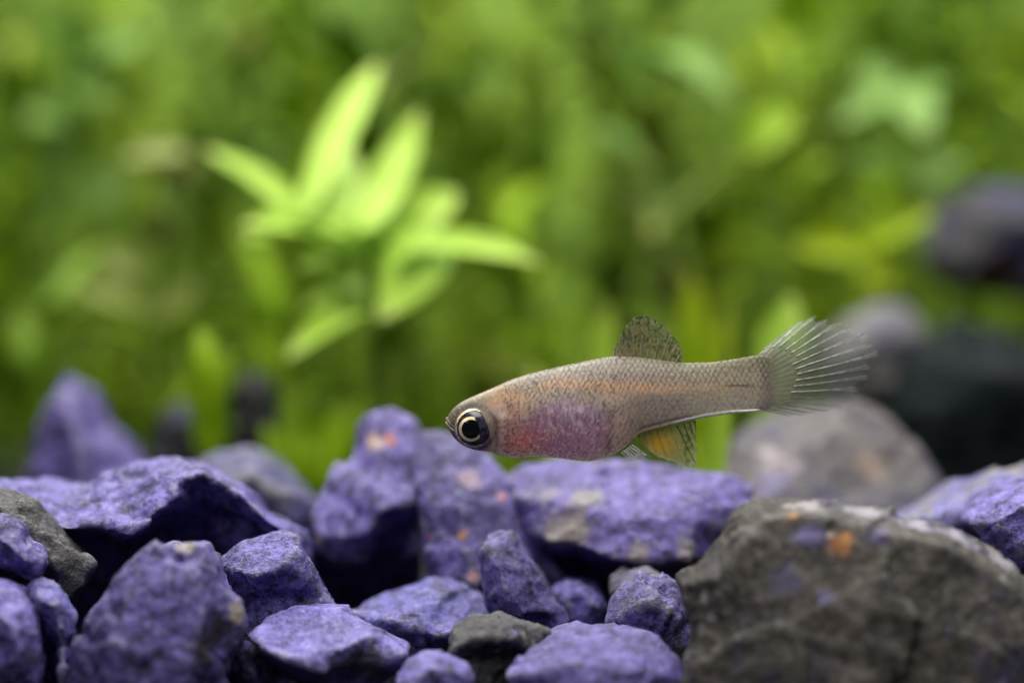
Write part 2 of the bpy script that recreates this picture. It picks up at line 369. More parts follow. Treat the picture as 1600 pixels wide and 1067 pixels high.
# --- behind, out of focus
stone('pointed purple stone standing alone before the green stems', 4.2,
      [(40, 745), (58, 670, .1), (84, 605, .2), (104, 578, .3), (126, 598, .3), (158, 660, .3), (200, 705, .2), (225, 750, .1), (200, 800), (60, 800)],
      [[(108, 640, -.2), (125, 700, -.35), (130, 760, -.4)]], back=1.0, seed=27, cover=.95, rough=.8, deep=(0.070, 0.050, 0.212), pale=(0.186, 0.144, 0.418), name='pointed_stone')
stone('greyish hump of stone behind the right end of the long slab', 2.7,
      [(300, 740), (322, 708, .2), (385, 698, .3), (430, 720, .25), (465, 752, .15), (495, 790), (490, 870), (400, 900), (310, 850)], back=1.0, bulge=.3, seed=28, cover=.5, gd=(.07, .065, .07), gl=(.17, .155, .15), pale=(.16, .14, .28))
stone('wide dull grey boulder with a pinkish white patch behind the tail fin', 3.4,
      [(1120, 760), (1150, 695, .2), (1200, 650, .4), (1268, 630, .5), (1337, 622, .5), (1387, 645, .45), (1422, 685, .35), (1455, 728, .2), (1490, 770, .1), (1480, 850), (1300, 880), (1140, 850)],
      [[(1200, 715, .0), (1280, 695, .0), (1370, 725, .0)], [(1190, 810, -.45), (1300, 820, -.5), (1420, 810, -.4)]], back=1.6, seed=29, cover=.12, gd=(.095, .083, .085), gl=(.18, .16, .16), rough=.9, dust=.6,
      spots=[(1213, 702, -.12, .2, (.50, .43, .44)), (1360, 722, -.1, .16, (.27, .20, .15)), (1205, 760, -.1, .2, (.19, .16, .30))], name='boulder')
HOLLOW_SHADE = dict(cover=0.0, gd=(0.005, 0.009, 0.010), gl=(0.012, 0.018, 0.018), deep=(.005, .008, .011), pale=(.012, .016, .021), dust=.06)  # near-black colours that paint the shade of a hollow onto a rock
stone('near black rock painted as the shaded hollow behind the grey boulder', 6.6,
      [(1400, 640), (1430, 560, .2), (1490, 500, .4), (1550, 505, .5), (1620, 540, .5), (1700, 560, .4), (1750, 700), (1740, 850), (1560, 870), (1430, 830)], back=1.8, bulge=.4, seed=30, rough=.8, name='boulder', **HOLLOW_SHADE)
stone('light grey cobble perched at the left of the rock painted as a shaded hollow', 7.4,
      [(1290, 560), (1320, 500, .2), (1370, 474, .3), (1420, 480, .3), (1450, 520, .2), (1450, 570), (1400, 640), (1310, 640)], back=1.0, bulge=.35, seed=31, cover=.05, gd=(.12, .115, .11), gl=(.22, .21, .195), dust=.5, name='cobble')
stone('grey violet boulder with a rusty mark rising among the weeds', 9.5,
      [(1440, 400), (1470, 330, .2), (1520, 296, .4), (1600, 290, .5), (1690, 320, .4), (1720, 420, .2), (1700, 480), (1580, 465), (1480, 450)], back=1.4, bulge=.5, seed=32, dust=.3, cover=.40, gd=(.045, .045, .048), gl=(.10, .095, .095), deep=(0.053, 0.044, 0.128), pale=(0.137, 0.113, 0.291),
      spots=[(1560, 420, -.4, .16, (.30, .12, .04))], name='boulder')
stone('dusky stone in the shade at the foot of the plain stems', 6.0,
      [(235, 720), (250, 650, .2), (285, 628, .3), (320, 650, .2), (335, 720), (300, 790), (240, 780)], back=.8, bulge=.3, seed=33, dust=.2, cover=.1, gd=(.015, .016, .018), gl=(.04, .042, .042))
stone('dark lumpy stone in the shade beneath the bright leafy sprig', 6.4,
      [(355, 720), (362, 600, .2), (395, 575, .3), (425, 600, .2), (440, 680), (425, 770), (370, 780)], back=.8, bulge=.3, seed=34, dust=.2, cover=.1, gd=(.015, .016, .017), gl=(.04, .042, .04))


# --- bottom layer of gravel between and under the stones, and the bed beyond
def level(x, y):
    if y < -1.4: z = -3.0
    elif y < 0.8: z = -2.85
    elif y < 2.2: z = -2.7
    elif y < 3.6: z = -2.3
    else: z = -1.95
    if abs(x) > 4.3: z += min((abs(x) - 4.3) * .5, .55)
    return z


bmg = bmesh.new(); ico = bmesh.new(); bmesh.ops.create_icosphere(ico, subdivisions=2, radius=1.0)
iv = [v.co.copy() for v in ico.verts]; ifc = [[v.index for v in f.verts] for f in ico.faces]; ico.free()
gv, gf = [], []
yy = -5.5
while yy < 14:
    step = 0.62 + max(yy, 0) * .03
    xx = -11.0
    while xx < 11:
        x = xx + R.uniform(-.2, .2); y = yy + R.uniform(-.2, .2)
        r = R.uniform(.38, .60)
        c = Vector((x, y, level(x, y) - r * .75 + R.uniform(-.15, .08)))
        sx, sy, sz = (R.uniform(.75, 1.2) for _ in range(3))
        o3 = Vector((R.uniform(-99, 99),) * 3); b0 = len(gv)
        for v in iv:
            k = 1 + .45 * noise.noise(v * 1.3 + o3) + .12 * noise.noise(v * 3.5 + o3)
            gv.append(c + Vector((v.x * sx, v.y * sy, v.z * sz)) * r * k)
        gf += [tuple(i + b0 for i in f) for f in ifc]
        xx += step
    yy += step
g = mesh_obj('gravel', gv, gf, stone_mat(77, cover=.4, deep=(.012, .010, .025), pale=(.03, .026, .05), gd=(.008, .008, .008), gl=(.025, .024, .022), dust=.05), smooth=False)  # near-black colour stands in for the shade in the gaps between stones
g['kind'] = 'stuff'; tag(g, 'loose gravel coloured near black as gap shade, filling the bed under the stones', 'gravel')


# ---------------------------------------------------------------- plants
def leaf_mat(name, a, b, trans=0.45, tip=None):
    t = NT(name); co = t.coords()
    n1 = t.noise(co, 1.6, 4)
    col = t.mix(t.ramp(n1, .35, .65), a, b)
    at_ = t.n('Attribute', attribute_name='tone'); col2 = t.mix(at_.outputs['Fac'], col, tip or (0.30, 0.24, 0.07))
    d = t.n('BsdfPrincipled'); t.l(col2, d.inputs['Base Color']); d.inputs['Roughness'].default_value = .45
    d.inputs['Specular IOR Level'].default_value = .12
    tr = t.n('BsdfTranslucent'); t.l(col2, tr.inputs[0])
    mx = t.n('MixShader'); mx.inputs[0].default_value = trans
    t.l(d.outputs[0], mx.inputs[1]); t.l(tr.outputs[0], mx.inputs[2]); t.l(mx.outputs[0], t.out.inputs[0])
    return t.m


def leaf_geo(base, tip, width, arch=0.0, face=None, fold=0.25, nu=9, nw=4, thick=0.012):
    """a lance shaped blade with a midrib fold; two skins so that it has thickness"""
    base, tip = Vector(base), Vector(tip); ax = tip - base; L = ax.length; axn = ax / L
    f = Vector(face) if face is not None else Vector((0, -1, .4))
    sd = axn.cross(f)
    if sd.length < 1e-3: sd = axn.cross(Vector((1, 0, 0)))
    sd.normalize(); up = sd.cross(axn).normalized()
    V, F, T = [], [], []
    for side in (1, -1):
        b0 = len(V)
        for i in range(nu + 1):
            u = i / nu
            w = width * .5 * (math.sin(math.pi * min(1, u * .93 + .07)) ** .75) * (1 - .18 * u) if u < 1 else 0.0
            c = base + ax * u + up * (arch * L * 4 * u * (1 - u))
            for j in range(nw + 1):
                v = (j / nw) * 2 - 1
                p = c + sd * (v * w) + up * (abs(v) * w * fold + .06 * w * math.sin(9 * u + v * 3)) - up * (0 if side > 0 else thick)
                V.append(p); T.append(max(0.0, (u - .86) / .14) * .8)
        for i in range(nu):
            for j in range(nw):
                a = b0 + i * (nw + 1) + j; q = (a, a + 1, a + nw + 2, a + nw + 1)
                F.append(q if side > 0 else q[::-1])
    half = (nu + 1) * (nw + 1)
    for i in range(nu):                                       # close the rim
        for j in (0, nw):
            a = i * (nw + 1) + j; b = a + nw + 1
            F.append((a, b, b + half, a + half) if j else (b, a, a + half, b + half))
    return V, F, T


def tone_attr(o, T):
    a = o.data.attributes.new('tone', 'FLOAT', 'POINT'); a.data.foreach_set('value', np.array(T, dtype=np.float32))


def tube_geo(pts, rads, ns=8):
    V, F = [], []
    pts = [Vector(p) for p in pts]
    for i, p in enumerate(pts):
        d = (pts[min(i + 1, len(pts) - 1)] - pts[max(i - 1, 0)]).normalized()
        a = d.orthogonal().normalized() if abs(d.y) > .9 else d.cross(Vector((0, 1, 0))).normalized()
        b = d.cross(a)
        for k in range(ns):
            th = 2 * math.pi * k / ns
            V.append(p + (a * math.cos(th) + b * math.sin(th)) * rads[i])
    for i in range(len(pts) - 1):
        for k in range(ns):
            F.append((i * ns + k, i * ns + (k + 1) % ns, (i + 1) * ns + (k + 1) % ns, (i + 1) * ns + k))
    F.append(tuple(range(ns))[::-1]); F.append(tuple((len(pts) - 1) * ns + k for k in range(ns)))
    return V, F


M_BRIGHT = leaf_mat('bright_leaf', (0.45, 0.67, 0.07), (0.60, 0.80, 0.16), .5, tip=(.52, .52, .2))
M_PALE = leaf_mat('pale_leaf', (0.20, 0.38, 0.06), (0.29, 0.46, 0.12), .45, tip=(.36, .40, .2))
M_LIME = leaf_mat('lime_leaf', (0.30, 0.46, 0.04), (0.42, 0.58, 0.06), .5)
M_MID = leaf_mat('mid_leaf', (0.20, 0.36, 0.01), (0.30, 0.46, 0.02), .45)
M_STEM = leaf_mat('green_stem', (0.16, 0.28, 0.03), (0.26, 0.40, 0.05), .2)
M_FAR = [leaf_mat('far_leaf', (0.17, 0.31, 0.004), (0.31, 0.48, 0.010), .4),
         leaf_mat('far_leaf', (0.22, 0.34, 0.004), (0.36, 0.48, 0.008), .4),
         leaf_mat('far_leaf', (0.09, 0.19, 0.005), (0.17, 0.29, 0.010), .4),
         leaf_mat('far_leaf', (0.19, 0.25, 0.04), (0.27, 0.32, 0.08), .4)]


def sprig(name, label, stem, leaves, mat, group=None, stem_r=.07, cat='plant', stem_mat=None):
    """stem: list of (px, py, y); leaves: (bpx, bpy, by, tpx, tpy, ty, width cm, arch, face)"""
    pts = [at(*p) for p in stem]; org = pts[0]
    t = thing(name, label, cat, org, group)
    V, F = tube_geo(pts, [stem_r * (1 - .4 * i / len(pts)) for i in range(len(pts))])
    so = mesh_obj('stem', V, F, stem_mat or M_STEM, t, org); tone_attr(so, [0] * len(V))
    for lf in leaves:
        b, tp = at(*lf[:3]), at(*lf[3:6])
        V, F, T = leaf_geo(b, tp, lf[6] * 1.22, lf[7] if len(lf) > 7 else .05, lf[8] if len(lf) > 8 else None, nu=12, nw=6)
        lo = mesh_obj('leaf', V, F, mat, t, org); tone_attr(lo, T)
    return t


# the bright sprig
sprig('leafy_sprig', 'bright lime green sprig with broad lance leaves, sharpest of the plants', 
      [(592, 850, 6.2), (592, 700, 6.2), (588, 560, 6.1), (584, 450, 6.0), (576, 350, 5.9), (566, 300, 5.9)],
      [(470, 340, 5.2, 592, 98, 7.4, .31, .05), (565, 360, 5.3, 656, 170, 7.0, .36, -.05), (530, 365, 5.5, 548, 232, 6.9, .30, .02),
       (560, 400, 5.6, 440, 300, 6.3, .40, .05, (0, -.8, .8)), (590, 430, 5.6, 690, 345, 5.2, .46, .05, (0, -.8, .8)), (575, 450, 5.9, 500, 395, 5.4, .36, .06, (0, -.8, .9)),
       (585, 460, 5.9, 660, 430, 5.5, .36, .06, (0, -.8, .9)),
       (500, 365, 5.9, 318, 232, 6.8, .26, .06, (0, -.6, 1)), (575, 415, 5.8, 372, 352, 5.1, .36, .12, (0, -.7, 1)),
       (470, 340, 5.6, 382, 378, 5.0, .34, .05, (0, -1, .6)),
       (600, 392, 5.8, 846, 412, 5.2, .34, .09, (0, -.8, 1)), (690, 365, 5.9, 590, 502, 4.9, .50, .05, (0.2, -1, .5)),
       (600, 372, 6.0, 716, 300, 6.4, .46, .06, (0, -1, .6)), (580, 480, 6.0, 446, 562, 4.9, .30, .10, (0, -1, .8)),
       (580, 440, 6.0, 472, 482, 6.4, .30, .05, (0, -.8, .8)), (585, 395, 6.0, 640, 470, 6.6, .4, .04, (0, -1, .5)),
       (478, 400, 6.1, 565, 330, 5.9, .30, .04), (582, 500, 6.0, 500, 452, 5.5, .26, .06, (0, -.8, .9)), (584, 520, 6.0, 660, 470, 5.6, .24, .06, (0, -.8, .9)), (540, 390, 5.7, 470, 420, 5.2, .26, .06, (0, -.8, .9)),
       (575, 380, 5.6, 615, 260, 6.6, .30, .03), (560, 372, 5.5, 410, 330, 5.6, .26, .08, (0, -.7, 1)), (640, 385, 5.9, 700, 372, 5.7, .4, .04, (0, -.8, .8))],
      M_BRIGHT)
# blades and stems just behind the fish
sprig('water_grass', 'upright lime blade rising behind the anal fin', [(1106, 790, 2.7), (1108, 760, 2.7), (1110, 740, 2.7)],
      [(1106, 800, 2.7, 1132, 545, 3.0, .20, .0, (0.1, -1, .1))], M_LIME, stem_r=.08, stem_mat=M_LIME)
sprig('water_grass', 'leaning green blades standing behind the back of the fish', [(890, 800, 5.5), (895, 740, 5.5), (900, 700, 5.5)],
      [(896, 740, 5.5, 955, 470, 5.7, .34, .03), (880, 740, 5.4, 830, 560, 5.8, .26, .03)], M_LIME, stem_r=.08, stem_mat=M_STEM)
sprig('water_grass', 'olive yellow blades standing behind the dorsal fin', [(1085, 800, 7.5), (1087, 760, 7.5), (1090, 700, 7.5)],
      [(1090, 740, 7.5, 1078, 410, 7.8, .34, .02), (1090, 740, 7.6, 1135, 470, 8.0, .28, .02)], M_FAR[1], stem_r=.1, stem_mat=M_FAR[1])
sprig('water_grass', 'single fresh leaf tilted behind the top of the tail fin', [(1180, 760, 6.0), (1190, 680, 6.0), (1200, 600, 6.0)],
      [(1200, 620, 6.0, 1240, 455, 6.0, .40, .03)], M_BRIGHT, stem_r=.06)
sprig('water_grass', 'plain upright stems between the two dusky stones', [(335, 800, 5.6), (333, 700, 5.6), (328, 600, 5.6), (318, 520, 5.7)],
      [(335, 740, 5.6, 312, 500, 5.8, .30, .02), (325, 640, 5.6, 355, 540, 5.9, .24, .02)], M_FAR[0], stem_r=.12, stem_mat=M_FAR[0])
sprig('water_grass', 'short olive tuft left of the orange flecked lilac stone', [(480, 810, 5.2), (485, 740, 5.2), (490, 690, 5.2)],
      [(485, 760, 5.2, 450, 600, 5.5, .32, .03), (488, 760, 5.2, 535, 620, 5.4, .34, .03), (482, 780, 5.2, 410, 660, 5.5, .26, .05), (488, 780, 5.3, 575, 610, 5.8, .28, .05)], M_FAR[0], stem_r=.08, stem_mat=M_FAR[0])
# upper right sprigs
sprig('leafy_sprig', 'pale green sprig with drooping leaves high above the tail', [(1450, 700, 11.0), (1440, 500, 11.0), (1425, 300, 10.8), (1400, 150, 10.5)],
      [(1400, 150, 10.5, 1312, 195, 9.8, .36, .08, (0, -.8, 1)), (1400, 140, 10.5, 1450, 215, 9.6, .48, .06, (0, -1, .8)), (1390, 150, 10.5, 1350, 95, 10.8, .4, .04),
       (1405, 160, 10.5, 1490, 130, 11.2, .3, .06, (0, -.8, 1)), (1420, 280, 10.8, 1330, 250, 10.5, .4, .08, (0, -.8, 1)), (1425, 300, 10.8, 1510, 250, 10.6, .45, .08, (0, -.8, 1))], M_PALE)
sprig('leafy_sprig', 'fresh green sprig whose lowest leaf hangs bright beside the pale sprig', [(1230, 760, 9.5), (1225, 500, 9.5), (1222, 300, 9.4), (1230, 150, 9.3), (1245, 40, 9.3)],
      [(1222, 170, 9.3, 1168, 248, 8.7, .5, .06, (0, -1, .7)), (1245, 40, 9.3, 1285, -20, 9.0, .6, .03), (1245, 60, 9.3, 1225, -30, 9.3, .45, .03), (1235, 120, 9.3, 1300, 80, 9.0, .4, .08, (0, -.8, 1)),
       (1222, 300, 9.4, 1300, 250, 9.1, .36, .08, (0, -.8, 1)), (1224, 420, 9.5, 1150, 370, 9.2, .36, .08, (0, -.8, 1))], M_MID)
sprig('leafy_sprig', 'faded stem with one long arching pale leaf above the dorsal fin', [(1010, 760, 10.5), (1005, 500, 10.5), (1010, 250, 10.4), (1030, 90, 10.3)],
      [(1025, 85, 10.3, 1150, 165, 9.6, .38, .14, (0, -.7, 1)), (1020, 120, 10.3, 960, 60, 10.0, .36, .08), (1008, 260, 10.4, 930, 200, 10.1, .40, .08, (0, -.8, 1)), (1006, 330, 10.4, 1080, 290, 10.6, .4, .06)], M_PALE)
sprig('leafy_sprig', 'yellowing low leaves beside the grey violet boulder', [(1330, 700, 9.0), (1340, 560, 9.0), (1350, 420, 9.0)],
      [(1345, 390, 9.0, 1465, 335, 8.6, .42, .06, (0, -.9, .8)), (1345, 400, 9.0, 1240, 385, 8.8, .42, .06, (0, -.9, .8)), (1348, 410, 9.0, 1400, 450, 8.7, .36, .06)], M_FAR[1], stem_mat=M_FAR[1])
sprig('leafy_sprig', 'old sprig with brownish leaf tips left of the bright sprig', [(215, 780, 9.0), (225, 560, 9.0), (235, 400, 9.0), (250, 290, 9.0)],
      [(290, 235, 8.8, 190, 250, 8.6, .34, .06, (0, -.8, .8)), (250, 300, 9.0, 320, 240, 8.8, .3, .06), (240, 390, 9.0, 270, 330, 8.7, .5, .05), (235, 430, 9.0, 160, 380, 9.2, .36, .06), (230, 480, 9.0, 120, 450, 8.8, .38, .06, (0, -.8, .8)), (230, 500, 9.0, 310, 440, 9.1, .36, .06)], M_FAR[3])
sprig('leafy_sprig', 'greyish green plant reaching up in the thicket above the pointed stone', [(110, 760, 12.0), (115, 500, 12.0), (120, 250, 12.0), (130, 90, 12.0)],
      [(130, 90, 12, 90, 15, 11.6, .6, .03), (130, 90, 12, 220, 70, 11.6, .6, .06, (0, -.8, .8)), (128, 110, 12, 170, 160, 11.5, .6, .05), (122, 200, 12, 40, 180, 11.6, .5, .06, (0, -.8, .8)), (120, 260, 12, 70, 150, 12.2, .5, .03), (118, 320, 12, 200, 280, 11.7, .5, .05)], M_PALE)


# the thicket behind: stem plants, each its own thing
KINDS = [('mid green stem plant in the blurred thicket', 'mid green plants of the thicket'),
         ('yellowish green stem plant in the blurred thicket', 'yellowish plants of the thicket'),
         ('dark green stem plant in the blurred thicket', 'dark green plants of the thicket'),
         ('brownish stem plant in the blurred thicket', 'brownish plants of the thicket')]


def thicket_plant(x, y, h, kind, big=1.0):
    org = Vector((x, y, -2.1)); lean = Vector((R.uniform(-.12, .12), R.uniform(-.08, .08), 1))
    t = thing('stem_plant', KINDS[kind][0], 'plant', org, KINDS[kind][1])
    n = 8; ph = R.uniform(0, 6)
    pts = [org + lean * (h * i / n) + Vector((.2 * math.sin(ph + i * .8), .2 * math.cos(ph * 2 + i * .7), 0)) for i in range(n + 1)]
    V, F = tube_geo(pts, [.07 * (1 - .5 * i / n) for i in range(n + 1)], 6)
    so = mesh_obj('stem', V, F, M_FAR[kind], t, org); tone_attr(so, [0] * len(V))
    LV, LF, LT = [], [], []
    s = R.uniform(.2, .6)
    while s < h:
        k = s / h * n; i = min(int(k), n - 1); p = pts[i].lerp(pts[i + 1], k - i)
        th0 = R.uniform(0, 6.28)
        for q in range(R.choice((2, 3, 3))):
            th = th0 + q * 2.1 + R.uniform(-.4, .4); el = R.uniform(-.35, .9)
            d = Vector((math.cos(th) * math.cos(el), math.sin(th) * math.cos(el), math.sin(el)))
            L = R.uniform(.5, 1.0) * big
            v, f, tt = leaf_geo(p, p + d * L, R.uniform(.17, .30) * big, R.uniform(.02, .12), (d.x * .3, d.y * .3, 1), nu=5, nw=2, thick=.01)
            b0 = len(LV); LV += v; LF += [tuple(a + b0 for a in g_) for g_ in f]
            dead = .5 if R.random() < .05 else 0
            LT += [min(1, a * .5 + dead) for a in tt]
        s += R.uniform(.20, .36) * big ** 1.6
    fo = mesh_obj('foliage', LV, LF, M_FAR[kind], t, org); fo['kind'] = 'stuff'; tone_attr(fo, LT)


for y0, nx, sp in ((9.5, 11, 1.25), (12.0, 15, 1.15), (15.0, 17, 1.2), (18.5, 17, 1.3), (22, 17, 1.35)):
    for i in range(nx):
        x = (i - (nx - 1) / 2) * sp + R.uniform(-.4, .4); y = y0 + R.uniform(-.9, .9)
        if y0 < 11 and 2.6 < x < 6.5: continue                # the boulders stand here
        h = R.uniform(4.6, 7.4) if y0 > 11 else R.uniform(2.2, 4.8)
        thicket_plant(x, y, h + max(0, (y0 - 12) * .12), R.choices((0, 1, 2, 3), (5, 2.6, 5, 1))[0], 1.55 if y0 < 13 else 1.15)


# ---------------------------------------------------------------- the fish
def vcol_mat(name, rough=.4, spec=.45, bump=0.0, sss=0.0, trans=0.0):
    t = NT(name)
    a = t.n('Attribute', attribute_name='pigment')
    b = t.n('BsdfPrincipled'); t.l(a.outputs['Color'], b.inputs['Base Color'])
    b.inputs['Roughness'].default_value = rough; b.inputs['Specular IOR Level'].default_value = spec
    if sss:
        b.inputs['Subsurface Weight'].default_value = sss; b.inputs['Subsurface Radius'].default_value = (.6, .35, .3)
        b.inputs['Subsurface Scale'].default_value = 0.06 * K
    if bump:
        co = t.coords(); bp = t.n('Bump'); bp.inputs['Strength'].default_value = bump; bp.inputs['Distance'].default_value = .008 * K
        t.l(t.noise(co, 45, 3), bp.inputs['Height']); t.l(bp.outputs[0], b.inputs['Normal'])
    sh = b.outputs[0]
    if trans:
        tr = t.n('BsdfTranslucent'); t.l(a.outputs['Color'], tr.inputs[0]); m2 = t.n('MixShader'); m2.inputs[0].default_value = trans
        t.l(sh, m2.inputs[1]); t.l(tr.outputs[0], m2.inputs[2]); sh = m2.outputs[0]
    tp = t.n('BsdfTransparent'); mx = t.n('MixShader'); t.l(a.outputs['Alpha'], mx.inputs[0])
    t.l(tp.outputs[0], mx.inputs[1]); t.l(sh, mx.inputs[2]); t.l(mx.outputs[0], t.out.inputs[0])
    return t.m


def set_col(o, rgba):
    a = o.data.attributes.new('pigment', 'FLOAT_COLOR', 'POINT')
    a.data.foreach_set('color', np.asarray(rgba, dtype=np.float32).ravel())


rng = np.random.default_rng(5)
GRID = rng.random((256, 256))


def vnoise(x, y):
    x = np.asarray(x, float); y = np.asarray(y, float)
    xi = np.floor(x).astype(int); yi = np.floor(y).astype(int); fx = x - xi; fy = y - yi
    fx = fx * fx * (3 - 2 * fx); fy = fy * fy * (3 - 2 * fy)
    g = lambda a, b: GRID[a % 256, b % 256]
    return (g(xi, yi) * (1 - fx) + g(xi + 1, yi) * fx) * (1 - fy) + (g(xi, yi + 1) * (1 - fx) + g(xi + 1, yi + 1) * fx) * fy


def sstep(v, a, b):
    t = np.clip((v - a) / (b - a), 0, 1); return t * t * (3 - 2 * t)


TOP = np.array([(698, 661), (700, 650), (705, 642), (712, 634), (722, 627), (738, 619.5), (770, 606), (797, 593.5), (824, 584.5), (855, 577), (900, 567), (940, 559), (960, 556), (1000, 558), (1040, 563.5),
                (1066, 567), (1112, 566), (1141, 562), (1176, 556), (1196, 554), (1212, 562), (1222, 580), (1226, 602)], float)
BOT = np.array([(698, 661), (700, 669), (705, 678), (712, 687), (725, 697), (743, 703.5), (770, 706), (781, 712), (806, 715.5), (837, 713), (860, 714), (894, 718.5), (918, 721), (939, 717), (961, 708.5), (979, 697),
                (990, 683), (1002, 674.5), (1026, 668), (1055, 661), (1101, 651), (1141, 645), (1181, 643), (1200, 641), (1214, 634), (1223, 618), (1226, 602)], float)
HW = np.array([(698, 2), (705, 12), (715, 22), (735, 31), (770, 39), (810, 47), (870, 54), (920, 53), (960, 45), (1000, 37), (1060, 29), (1120, 21), (1180, 13), (1210, 7), (1226, 2)], float)


def smooth_interp(P, x):
    # monotone-ish interpolation, softened
    acc = 0
    for d, w in ((-6, .15), (-3, .2), (0, .3), (3, .2), (6, .15)):
        acc = acc + w * np.interp(np.clip(x + d * np.clip(np.minimum(x - 698, 1226 - x) / 20, 0, 1), 698, 1226), P[:, 0], P[:, 1])
    return acc


NX, NR = 430, 150
uu = np.linspace(0, 1, NX)
xs = 698.2 + (1226 - .4 - 698.2) * (uu + .035 * np.sin(2 * np.pi * uu) * -1)
top, bot, hw = smooth_interp(TOP, xs), smooth_interp(BOT, xs), smooth_interp(HW, xs)
phi = np.linspace(0, 2 * np.pi, NR, endpoint=False)
cz = (top + bot) / 2; hh = (bot - top) / 2
X = np.repeat(xs[:, None], NR, 1)
sn, cs = np.sin(phi)[None, :], np.cos(phi)[None, :]
PY = cz[:, None] - hh[:, None] * sn                           # photograph row
taper = 1 - .18 * np.clip(-sn, 0, 1) - .10 * np.clip(sn, 0, 1)
PW = -hw[:, None] * np.sign(cs) * np.abs(cs) ** .85 * taper * -1
PW = -PW                                                      # cs>0 faces the camera (negative y)
# scales: staggered rows of overlapping arcs
lat = 640 - 36 * sstep(X, 760, 960)                           # mid-line the rows follow
row = (PY - lat + 3.0 * (vnoise(X / 26, PY / 26) - .5)) / 7.2
s_ = (X - 700 + 7.0 * (vnoise(X / 20 + 31, PY / 16) - .5)) / 8.6
ri = np.floor(row); fv = row - ri
u_ = s_ + .5 * (ri % 2); fu = u_ - np.floor(u_)
arc = .55 + .38 * np.cos(np.pi * (fv - .5))
edge = np.exp(-((fu - arc + .12) / .11) ** 2)
dome = np.clip(1 - ((fu - .35) / .6) ** 2 - ((fv - .5) / .6) ** 2, 0, 1)
zone = sstep(X, 790, 850) * (1 - sstep(X, 1190, 1215))
relief = 1.5 * (dome - .8 * edge) * zone * .28
PW = PW - np.where(cs > 0, relief, 0)
# gill cover edge and belly swelling
gill = np.exp(-((X - (800 + .0022 * (PY - 668) ** 2 * -1)) / 5.0) ** 2) * sstep(PY, 622, 640) * (1 - sstep(PY, 700, 712))
PW = PW + np.where(cs > 0, gill * 2.6, 0)
plate = sstep(X, 768, 778) * (1 - sstep(X, 790, 797)) * sstep(PY, 640, 655) * (1 - sstep(PY, 702, 712))     # gill plate stands proud
PW = PW - np.where(cs > 0, plate * 2.2, 0)
n_a = vnoise(X / 14, PY / 14); n_b = vnoise(X / 5 + 40, PY / 5); n_c = vnoise(X / 2.6 + 9, PY / 2.6 + 70)
col = np.zeros((NX, NR, 3)); col[:] = (.36, .31, .27)
al = np.full((NX, NR), .90)


def lay(c, m):
    m = np.clip(m, 0, 1)[..., None]; col[:] = col * (1 - m) + np.array(c) * m


def blob(cx, cy, rx, ry, p=2.0): return np.exp(-(np.abs((X - cx) / rx) ** p + np.abs((PY - cy) / ry) ** p))


lay((.22, .21, .15), 1 - sstep(PY - top[:, None], 0, 34))                                # olive back
lay((.38, .31, .26), .6 * (1 - sstep(PY - top[:, None], 0, 5)))                            # pale outline of the back
lay((.35, .32, .31), .8 * sstep(X, 985, 1030) * sstep(PY, 612, 630))                       # grey flank of the tail stem
lay((.52, .31, .13), .9 * blob(800, 626, 40, 18) * (.2 + 1.2 * n_b))                            # gold nape
stripe = np.exp(-((PY - np.interp(X[:, 0], [820, 880, 960, 1060, 1150], [606, 598, 604, 607, 606])[:, None]) / 9) ** 2)
lay((.72, .40, .20), .66 * stripe * sstep(X, 815, 870) * (1 - .75 * sstep(X, 985, 1130)) * (.25 + 1.1 * n_b) * (1 - sstep(X, 1140, 1180)))
lay((.60, .40, .28), .6 * blob(958, 622, 14, 7) * (.4 + n_b))
# body cavity seen through the skin
cav = sstep(1 - ((X - 885) / 78) ** 2 - ((PY - 671) / 52) ** 2, -.08, .62)
lay((.33, .18, .29), .90 * cav)
lay((.40, .35, .44), .65 * blob(900, 645, 55, 20) * (.3 + n_a))
lay((.42, .27, .38), .5 * blob(915, 690, 38, 24))
lay((.46, .28, .27), .75 * blob(800, 668, 26, 40) * (1 - .5 * cav))
lay((.58, .12, .14), .85 * blob(815, 689, 22, 15) * (.45 + .8 * n_b))
lay((.50, .19, .21), .6 * blob(838, 680, 28, 20) * (.5 + .6 * n_b))
lay((.52, .38, .35), .7 * blob(967, 668, 14, 32))                                           # pale tissue behind the cavity
lay((.16, .08, .14), .45 * np.exp(-((X - 952 - (PY - 670) ** 2 * -.004) / 4) ** 2) * sstep(PY, 635, 650) * (1 - sstep(PY, 700, 715)))
lay((.24, .215, .16), .8 * (1 - sstep(X, 700, 770)) * (1 - sstep(PY, 640, 690)))
lay((.42, .36, .33), .7 * sstep(PY - bot[:, None], -5, -1) * sstep(X, 775, 800) * (1 - sstep(X, 950, 975)))   # pale belly rim
lay((.52, .42, .38), .6 * np.exp(-((X - 787 + .003 * (PY - 672) ** 2) / 3.2) ** 2) * sstep(PY, 640, 655) * (1 - sstep(PY, 703, 712)))
lay((.12, .08, .09), .6 * np.exp(-((X - 777 + .003 * (PY - 672) ** 2) / 2.6) ** 2) * sstep(PY, 640, 655) * (1 - sstep(PY, 703, 712)))
lay((.10, .09, .08), .65 * np.exp(-((np.hypot(X - 741, PY - 667) - 34) / 4.0) ** 2) * (.5 + n_b))           # dark socket
